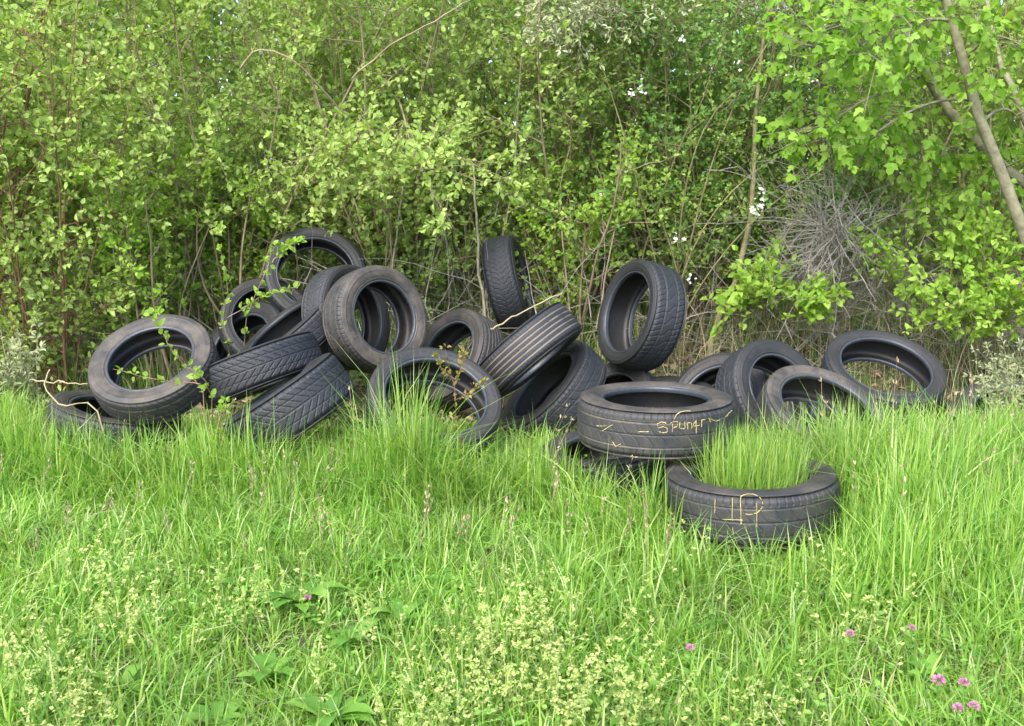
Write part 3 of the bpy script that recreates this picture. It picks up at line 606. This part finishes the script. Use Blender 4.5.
# --- right: maples
def tree(label, pts, r0, r1, clumps, leafmat=M['maple'], size=(.034, .054), tmpl=LEAF_MAPLE, name='maple_tree', forks=()):
    pl = Plant(); b = np.array(pts[0], float); limb(pts, r0, r1, 10)(pl)
    for f in forks: limb(*f)(pl)
    for (c, e, K, an) in clumps: spray(c, e, K, an, r=.008, nt=4, tl=.22, per=1)(pl)
    cl = clearing
    return pl.finish(name, label, 'tree', b, M['bark'], leafmat, tmpl, size, droop=.75, nvec=(0, -.6, .55), clear=cl)
g3 = lambda x, y: (x, y, float(gz(x, y))-.03)
tree('stout grey-brown trunk leaning left out of the top right corner, hung with large bright leaves',
     [g3(3.25, 5.9), P(1045, 300, 5.8), P(1015, 210, 5.7), P(985, 130, 5.7), P(962, 60, 5.7), P(944, -5, 5.7), P(930, -70, 5.7)], .038, .021,
     [(P(845, 55, 5.3), (.32, .3, .3), 17, P(950, 20, 5.7)), (P(880, 130, 5.7), (.34, .25, .26), 12, P(975, 100, 5.75)), (P(890, 20, 5.5), (.3, .3, .2), 10, P(945, 0, 5.7)), (P(815, 140, 5.6), (.2, .2, .16), 6, P(900, 90, 5.8)), (P(1010, 40, 5.5), (.2, .2, .3), 8, P(965, 60, 5.75)), (P(1020, 120, 6.0), (.2, .2, .25), 8, P(985, 120, 5.8))])
tree('thinner trunk leaning left behind the stout trunk at the upper right',
     [g3(3.75, 6.7), P(1060, 225, 6.3), P(1000, 165, 6.3), P(945, 105, 6.3), P(900, 20, 6.3), P(880, -60, 6.3)], .042, .022,
     [(P(880, 20, 6.0), (.4, .4, .35), 14, P(900, 20, 6.3)), (P(930, 190, 6.2), (.35, .3, .3), 14, P(960, 120, 6.3)), (P(1000, 200, 6.3), (.35, .3, .3), 10, P(1000, 160, 6.3))],
     forks=(([P(1075, 260, 6.2), P(1024, 115, 6.2), P(995, 50, 6.3), P(985, -30, 6.4)], .026, .014),))
tree('young maple with fresh leaf clump hanging over the dead twigs right of centre',
     [g3(2.6, 6.9), P(908, 320, 6.5), P(906, 250, 6.5), P(908, 170, 6.5), P(900, 80, 6.6), P(905, -30, 6.8)], .014, .008,
     [(P(870, 130, 6.1), (.25, .2, .18), 9, P(906, 170, 6.5)), (P(925, 235, 6.1), (.25, .2, .2), 9, P(906, 250, 6.5)), (P(900, 90, 6.3), (.35, .3, .3), 12, P(902, 110, 6.5))], leafmat=M['lime'], size=(.035, .055))
def low_bush(label, base, clumps, leafmat=M['lime'], size=(.028, .046), K=8):
    pl = Plant(); b = np.array(g3(*base))
    for (c, e, k) in clumps: spray(c, e, k, b+[rng.normal(0, .05), 0, .15], r=.005, nt=5, tl=.15, per=2)(pl)
    pl.finish('bush', label, 'bush', b, TW, leafmat, LEAF_OVAL, size, group='low bright bushes behind the right tyres', clear=None)
low_bush('low lime-green bush spreading above the tyres left of the dead twigs', (1.65, 6.5), [(P(755, 290, 6.1), (.2, .15, .14), 9), (P(810, 300, 6.1), (.2, .15, .12), 9), (P(775, 280, 6.2), (.25, .15, .1), 6)], size=(.034, .055))
low_bush('low lime-green bush at the right edge above the silvery plant', (3.05, 6.3), [(P(985, 260, 5.9), (.28, .25, .2), 14), (P(960, 305, 5.8), (.24, .2, .16), 12), (P(1010, 310, 5.8), (.25, .2, .18), 12), (P(1050, 260, 5.8), (.25, .2, .25), 10)])
low_bush('slender bush with a drooping string of leaves below the dead twigs', (2.45, 6.5), [(P(875, 240, 6.1), (.08, .08, .12), 4), (P(885, 275, 6.0), (.08, .08, .14), 4)], size=(.024, .036))
shrub('shrub', 'dark green shrub filling the right side under the leaning trunks', 3.3, 7.1, 2.9, 10, .4, 11, 6, (.3, 9), M['mid'], (.03, .05), TW, group=G)
shrub('shrub', 'green shrub behind the dead twig bush', 2.3, 7.5, 3.0, 10, .35, 11, 6, (.9, 9), M['haw'], (.024, .042), TW, group=G)
# grey willow glimpse at the top
shrub('willow', 'silvery grey-leaved willow showing at the top middle of the hedge', .45, 8.1, 3.7, 9, .3, 12, 8, (2.0, 9), M['greywil'], (.03, .05), M['bark'], LEAF_LONG, cat='willow', extra=multi(spray(P(575, 22, 6.15), (.3, .25, .16), 20, (.45, 7.9, 2.6), nt=8), spray(P(625, 12, 6.2), (.25, .25, .15), 7, (.45, 7.9, 2.5), nt=8)))
shrub('willow', 'pale grey willow top behind the blossom at the upper right', 2.1, 8.3, 3.8, 9, .3, 10, 7, (2.2, 9), M['greywil'], (.03, .05), M['bark'], LEAF_LONG, cat='willow')
# off-frame ends of the hedge (light and side views)
for bx, by, lab in ((-4.2, 6.2, 'yellow-green shrub beyond the left edge'), (-5.0, 6.0, 'outermost yellow-green shrub of the hedge at left'), (4.3, 6.4, 'green shrub beyond the right edge'), (5.1, 6.2, 'outermost green shrub of the hedge at right')):
    shrub('shrub', lab, bx, by, 3., 8, .4, 9, 5, (.1, 9), M['mid'] if bx > 0 else M['dogwood'], (.035, .055), TW, group=G, low=.05)
# --- second row: copies of two plain shrubs, each its own thing
second = []
for k, (bx, by, mt) in enumerate(((-4.2, 7.6, 'mid'), (-3.4, 7.9, 'far'), (-2.6, 7.5, 'mid'), (-1.8, 8.0, 'far'), (-.9, 7.9, 'far'), (0, 8.3, 'mid'), (1.2, 8.0, 'mid'), (3., 8.1, 'far'), (4.2, 7.8, 'mid'))):
    pos_l = ['far left', 'left, third from the edge', 'left, behind the large dusty tyre', 'left, behind the highest tyre', 'centre left', 'centre', 'right of centre', 'right, behind the trunks', 'far right'][k]
    shrub('shrub', 'taller shrub of the second row of the hedge, '+pos_l, bx, by, 3.6, 9, .42, 12, 6, (.2, 9), M[mt], (.036, .06), TW, group='shrubs of the second row', tl=.28, blen=.8, low=.05, lean=(0, 0, 0))
# --- far thicket
def thicket():
    K = 4300; c = np.stack([rng.uniform(-9, 9, K), rng.uniform(8.6, 11.5, K), rng.uniform(.3, 6.2, K)], -1); per = 60
    top = 5.5+.5*np.sin(c[:, 0]*1.3)+.4*np.sin(c[:, 0]*3.1+1); c = c[c[:, 2] < top]; K = len(c)
    pos = np.repeat(c, per, 0)+rng.normal(0, .20, (K*per, 3)); n = len(pos)
    V, Fa = leaves_mesh(pos, rng.normal(0, 1, (n, 3)), rng.normal(0, .5, (n, 3))+[0, -.4, .7], rng.uniform(.06, .10, n), LEAF_OVAL)
    T = Tubes()
    for _ in range(420):
        x, y = rng.uniform(-9, 9), rng.uniform(8.4, 11.5); T.add(path(np.array([x, y, .2]), np.array([rng.normal(0, .2), rng.normal(0, .2), 1]), rng.uniform(2.5, 4.5), 10, .06), np.linspace(rng.uniform(.008, .03), .005, 10), 5)
    V2, F2 = T.build()
    mi = np.concatenate([np.zeros(len(Fa)), np.ones(len(F2))])
    tag(link('far_thicket', mesh_np('far_thicket', np.concatenate([V, V2]), [Fa, F2+len(V)], [M['far'], M['bark']], midx=mi)), 'deep green thicket filling the gaps far behind the hedge', 'thicket', kind='stuff')
thicket()
# --- undergrowth: dry stems, dead twigs and litter under the hedge
n = 9000; x = rng.uniform(-5, 5, n); y = rng.uniform(5.9, 8.4, n)
V, q, t = blades(x, y, rng.uniform(.15, .65, n), rng.uniform(.002, .0045, n), np.abs(rng.normal(.6, .4, n)), segs=5)
tag(link('dry_grass', mesh_np('dry_grass', V, [q, t], [M['straw']])), 'dry tangled grass under the hedge behind the tyres', 'dry grass', kind='stuff')
n = 20000; x = rng.uniform(-5, 5, n); y = rng.uniform(5.7, 8.4, n); ok = ~((x > .8) & (y < 6.8) & (rng.random(n) < .75)) & ~((y < 6.3) & (rng.random(n) < .4)); x = x[ok]; y = y[ok]; n = len(x)
V, q, t = blades(x, y, rng.uniform(.12, .5, n), rng.uniform(.003, .006, n), np.abs(rng.normal(.5, .3, n)), segs=4)
tag(link('hedge_grass', mesh_np('hedge_grass', V, [q, t], [M['herb']])), 'shaded green grass growing under the hedge', 'grass', kind='stuff')
T = Tubes()
for _ in range(1500):
    x, y = rng.uniform(-4.5, 4.5), rng.uniform(6.0, 8.0); z = float(gz(x, y)); T.add(path(np.array([x, y, z+rng.uniform(0, .35)]), np.array([rng.normal(0, 1), rng.normal(0, .5), rng.uniform(-.1, 1.2)]), rng.uniform(.3, 1.1), 7, .15, (0, 0, -.01)), np.linspace(rng.uniform(.0015, .0045), .001, 7), 3)
V, Fa = T.build(); Fa = Fa[~in_tyres(V[Fa[:, 0]])]; m_ = ~clearing(V[Fa[:, 0]])|(V[Fa[:, 0]][:, 1] > 6.1); Fa = Fa[m_]
tag(link('brushwood', mesh_np('brushwood', V, Fa, [M['deadtwig']])), 'dead brushwood and fallen twigs among the hedge stems', 'brushwood', kind='stuff')
n = 16000; x = rng.uniform(-5, 5, n); y = rng.uniform(4.9, 8.5, n)
V, Fa = scatter_leaves(n, x, y, gz(x, y)+rng.uniform(0, .03, n), rng.uniform(.02, .05, n), LEAF_OVAL)
tag(link('leaf_litter', mesh_np('leaf_litter', V, Fa, [M['litter']])), 'brown fallen leaves on the soil under the hedge', 'leaf litter', kind='stuff')
# --- individual small plants
def small_plant(name, label, cat, paths, leafmat, size, stemmat, tmpl=LEAF_OVAL, per=2, r=.003, base=None, every=1):
    pl = Plant()
    for pts in paths:
        p = np.array(pts, float); t = np.linspace(0, len(p)-1, 12); i = np.minimum(t.astype(int), len(p)-2); u = (t-i)[:, None]; q = p[i]*(1-u)+p[i+1]*u+rng.normal(0, .003, (12, 3))
        pl.stem.add(q, np.linspace(r, r*.4, 12), 5)
        for j in range(2, 12, every): pl.leaves_on(np.array([q[j-1], q[j]]), per-2 if j < 11 else per, .004)
    return pl.finish(name, label, cat, base if base is not None else paths[0][0], stemmat, leafmat, tmpl, size)
gb = lambda x, y: np.array([x, y, float(gz(x, y))])
b = gb(-1.36, 4.32)
small_plant('sapling', 'leafy sapling with a bare reddish tip, growing up in front of the large dusty tyre', 'sapling',
            [[b, P(204, 395, 4.4), P(190, 372, 4.4), P(172, 350, 4.4)], [P(172, 350, 4.4), P(160, 328, 4.4), P(151, 313, 4.4)], [b, P(212, 400, 4.3), P(205, 380, 4.25), P(190, 368, 4.25)], [P(200, 385, 4.4), P(150, 378, 4.4), P(113, 369, 4.4)], [b, P(222, 415, 4.2), P(226, 400, 4.2)]],
            M['lime'], (.02, .038), TR, per=4, base=b, every=2)
b = gb(-1.62, 5.9)
small_plant('sapling', 'leafy shoots rising in front of the dark thin-walled tyre', 'sapling',
            [[b, P(222, 330, 5.6), P(228, 290, 5.5), P(220, 250, 5.5)], [b, P(245, 320, 5.5), P(262, 280, 5.5), P(275, 245, 5.5)], [P(228, 318, 5.5), P(262, 296, 5.5), P(300, 286, 5.5)], [P(272, 262, 5.5), P(285, 246, 5.5), P(300, 242, 5.5)]],
            M['lime'], (.024, .04), TW, per=4, base=b)
b = gb(-.17, 4.05)
small_plant('weed_sprig', 'tall herb with small reddish leaves before the tyre with the shiny rim', 'herb',
            [[b, P(458, 430, 4.05), P(455, 395, 4.05), P(446, 350, 4.05)], [P(455, 385, 4.05), P(462, 368, 4.05), P(463, 352, 4.05)], [P(456, 400, 4.05), P(470, 392, 4.05), P(483, 382, 4.05)], [P(455, 380, 4.05), P(440, 366, 4.05), P(436, 356, 4.05)]],
            M['redleaf'], (.010, .020), TR, per=4, r=.002, base=b)
def one_tube(name, label, cat, pts, r0, r1, m, n=14):
    pl = Plant(); limb(pts, r0, r1, 6)(pl); V, Fa = pl.stem.build(); b = np.array(pts[0], float)
    o = link(name, mesh_np(name, V-b, Fa, [m])); o.location = tuple(b); tag(o, label, cat)
one_tube('stick', 'pale bare stick leaning up to the right over the straight lined tyre', 'stick', [P(490, 330, 5.2), P(520, 313, 5.25), P(562, 293, 5.3)], .005, .003, M['straw'])
one_tube('dry_stem', 'bent pale dry stem curving over the half sunk tyre at the far left', 'dry stem', [gb(-1.85, 4.45), P(95, 408, 4.5), P(62, 405, 4.5), P(45, 385, 4.55), P(50, 370, 4.6)], .004, .003, M['straw'])
one_tube('stick', 'pale stick lying level left of the large dusty tyre', 'stick', [P(30, 380, 4.9), P(60, 382, 4.9), P(86, 384, 4.9)], .005, .003, M['straw'])
# silvery plant at right
pl = Plant(); b = gb(2.45, 4.75)
for _ in range(20):
    tg = P(rng.normal(1005, 20), rng.uniform(345, 410), rng.uniform(4.6, 4.9)); d = tg-b; pts = path(b+rng.normal(0, .03, 3)*[1, 1, 0], d, np.linalg.norm(d), 10, .05, (0, 0, .02)); pl.stem.add(pts, np.linspace(.003, .0015, 10), 4)
    for i in range(3, 10):
        tp = path(pts[i], (pts[i]-pts[i-1])*8+rng.normal(0, .5, 3), rng.uniform(.04, .1), 5, .1); pl.twig.add(tp, np.full(5, .001), 3); pl.leaves_on(tp, 3)
pl.finish('silver_plant', 'silvery grey-leaved bushy plant at the right edge beside the tall grass', 'plant', b, M['silver'], M['silver'], LEAF_LONG, (.014, .028))
pl = Plant(); b = gb(-2.55, 5.15)
for _ in range(12):
    tg = P(rng.normal(5, 14), rng.uniform(330, 375), rng.uniform(5., 5.3)); d = tg-b; pts = path(b, d, np.linalg.norm(d), 10, .05, (0, 0, .02)); pl.stem.add(pts, np.linspace(.003, .0015, 10), 4)
    for i in range(3, 10):
        tp = path(pts[i], (pts[i]-pts[i-1])*8+rng.normal(0, .5, 3), rng.uniform(.04, .1), 5, .1); pl.twig.add(tp, np.full(5, .001), 3); pl.leaves_on(tp, 2)
pl.finish('silver_plant', 'small grey-green plant at the left edge under the yellow-green shrub', 'plant', b, M['silver'], M['silver'], LEAF_LONG, (.026, .042))
# broadleaf rosettes
for (px, py, s, k, lab) in ((300, 575, .16, 9, 'largest broad-leaved weed, left of the pale flower patch in the middle foreground'), (375, 545, .12, 7, 'broad-leaved weed in the grass right of the largest one'), (355, 610, .12, 7, 'broad-leaved weed low in front of the largest one'),
                            (240, 560, .11, 7, 'broad-leaved weed in the grass left of the largest one'), (330, 680, .13, 8, 'broad-leaved weed near the bottom, left of the middle'), (450, 560, .10, 6, 'small broad-leaved weed just above the pale flower patch'), (215, 690, .10, 7, 'broad-leaved weed near the bottom left'), (270, 640, .10, 7, 'broad-leaved weed between the bottom-left one and the largest one'), (400, 590, .11, 7, 'broad-leaved weed touching the left side of the pale flower patch'), (120, 660, .09, 7, 'broad-leaved weed nearest the lower left corner'), (930, 640, .09, 7, 'broad-leaved weed beside the pink clover at the lower right')):
    b = gp(px, py); b[2] = float(gz(b[0], b[1])); th = np.linspace(0, 6.28, k, endpoint=False)+rng.normal(0, .25, k)
    segs = 6; t = np.linspace(0, 1, segs+1); VV = []; FF = []; TT = Tubes()
    for j in range(k):
        L = s*rng.uniform(.8, 1.2); d = np.array([math.cos(th[j]), math.sin(th[j]), 0]); sd = np.array([-d[1], d[0], 0]); st = rng.uniform(.5, 1.3)
        C = d*(L*t*.85)[:, None]+np.array([0, 0, 1.])*(L*(st*t-.75*st*t*t)+.035)[:, None]; w = L*.17*np.sin(np.clip(t*1.02+.02, 0, 1)*math.pi)**.7
        Vv = np.concatenate([C-sd*w[:, None]+[0, 0, .1*L]*w[:, None]/.03*.03, C-[0, 0, .004], C+sd*w[:, None]]); o = len(VV)*(3*(segs+1)); VV.append(Vv); n1 = segs+1
        for a in range(segs): FF += [[o+a, o+a+1, o+n1+a+1, o+n1+a], [o+n1+a, o+n1+a+1, o+2*n1+a+1, o+2*n1+a]]
        TT.add([[0, 0, 0], C[0]*.5+[0, 0, .01], C[0]], .002, 4)
    root = empty('broadleaf_weed', tuple(b)); tag(root, lab, 'weed', 'broad-leaved weeds in the grass')
    for v in VV: pass
    link('foliage', mesh_np('foliage', np.concatenate(VV), np.array(FF), [M['herb']]), root); V, Fa = TT.build(); link('stem', mesh_np('stem', V, Fa, [M['herb']]), root)
# clover
for (px, py, s, lab) in ((850, 634, .011, 'pink clover head in the tall grass at the lower right, the uppermost of the group'), (938, 681, .015, 'largest pink clover head near the lower right corner'), (964, 683, .012, 'pink clover head just right of the largest one'), (958, 708, .011, 'pink clover head below the largest one'), (974, 707, .012, 'pink clover head lowest near the right corner'),
                         (690, 648, .010, 'lone pink clover head right of the bottom middle'), (308, 598, .010, 'lone pink clover head left of the pale flower patch'), (912, 628, .009, 'small pink clover head between the right grass stems')):
    tip = gp(px, py); b = tip*[1, 1, 0]+[0, .02, float(gz(tip[0], tip[1]))]
    tip[2] = .13; tip = P(px, py, tip[1])
    root = empty('clover', tuple(b)); tag(root, lab, 'clover', 'pink clovers in the meadow'); T = Tubes(); T.add(np.array([b, (b+tip)/2+[.005, 0, 0], tip])-b, .0012, 4); V, Fa = T.build(); link('stem', mesh_np('stem', V, Fa, [M['herb']]), root)
    n = 90; u = nrm(rng.normal(0, 1, (n, 3))); u[:, 2] = np.abs(u[:, 2])*1.1-.15; pos = (tip-b)+u*s*.5
    V, Fa = leaves_mesh(pos, u+rng.normal(0, .15, (n, 3)), rng.normal(0, 1, (n, 3)), np.full(n, s*.75), LEAF_LONG); link('flower_head', mesh_np('flower_head', V, Fa, [M['pink']]), root)
    lp_ = np.repeat(np.array([(b+(tip-b)*.55-b), (b+(tip-b)*.8-b)]), 3, 0); a = np.tile(np.array([0, 2.1, 4.2]), 2); dd = np.stack([np.cos(a), np.sin(a), np.full(6, .3)], -1)
    V, Fa = leaves_mesh(lp_, dd, np.tile([0, 0, 1.], (6, 1)), np.full(6, .02), LEAF_OVAL); link('leaf', mesh_np('leaf', V, Fa, [M['herb']]), root)
# ------------------------------------------------------------------ light
w = bpy.data.worlds.new('World'); S.world = w; w.use_nodes = True; nt = w.node_tree; bg = nt.nodes['Background']
sky = nt.nodes.new('ShaderNodeTexSky'); sky.sky_type = 'NISHITA'; sky.sun_disc = False; EL, AZ = math.radians(48), math.radians(205)
sky.sun_elevation = EL; sky.sun_rotation = AZ; sky.dust_density = 2.5; sky.ozone_density = .6; sky.air_density = .8
nt.links.new(sky.outputs[0], bg.inputs[0]); bg.inputs[1].default_value = .15
sl = bpy.data.lights.new('sun', 'SUN'); sl.energy = .9; sl.angle = math.radians(30); sl.color = (1, .97, .93); so = bpy.data.objects.new('sun', sl); COL.objects.link(so)
sd = mathutils.Vector((math.sin(AZ)*math.cos(EL), math.cos(AZ)*math.cos(EL), math.sin(EL))); so.rotation_euler = sd.to_track_quat('Z', 'Y').to_euler()
cam = bpy.data.cameras.new('camera'); co = bpy.data.objects.new('camera', cam); COL.objects.link(co); co.location = tuple(CAM); co.rotation_euler = (math.pi/2-PIT, 0, 0)
cam.sensor_width = 36; cam.lens = 36*F/1024; cam.clip_end = 3000; cam.clip_start = .05; S.camera = co
S.view_settings.view_transform = 'Standard'; S.view_settings.look = 'None'; S.view_settings.gamma = 1; S.view_settings.exposure = 1.95
print('objects', len(bpy.data.objects), 'polys', sum(len(m.polygons) for m in bpy.data.meshes))
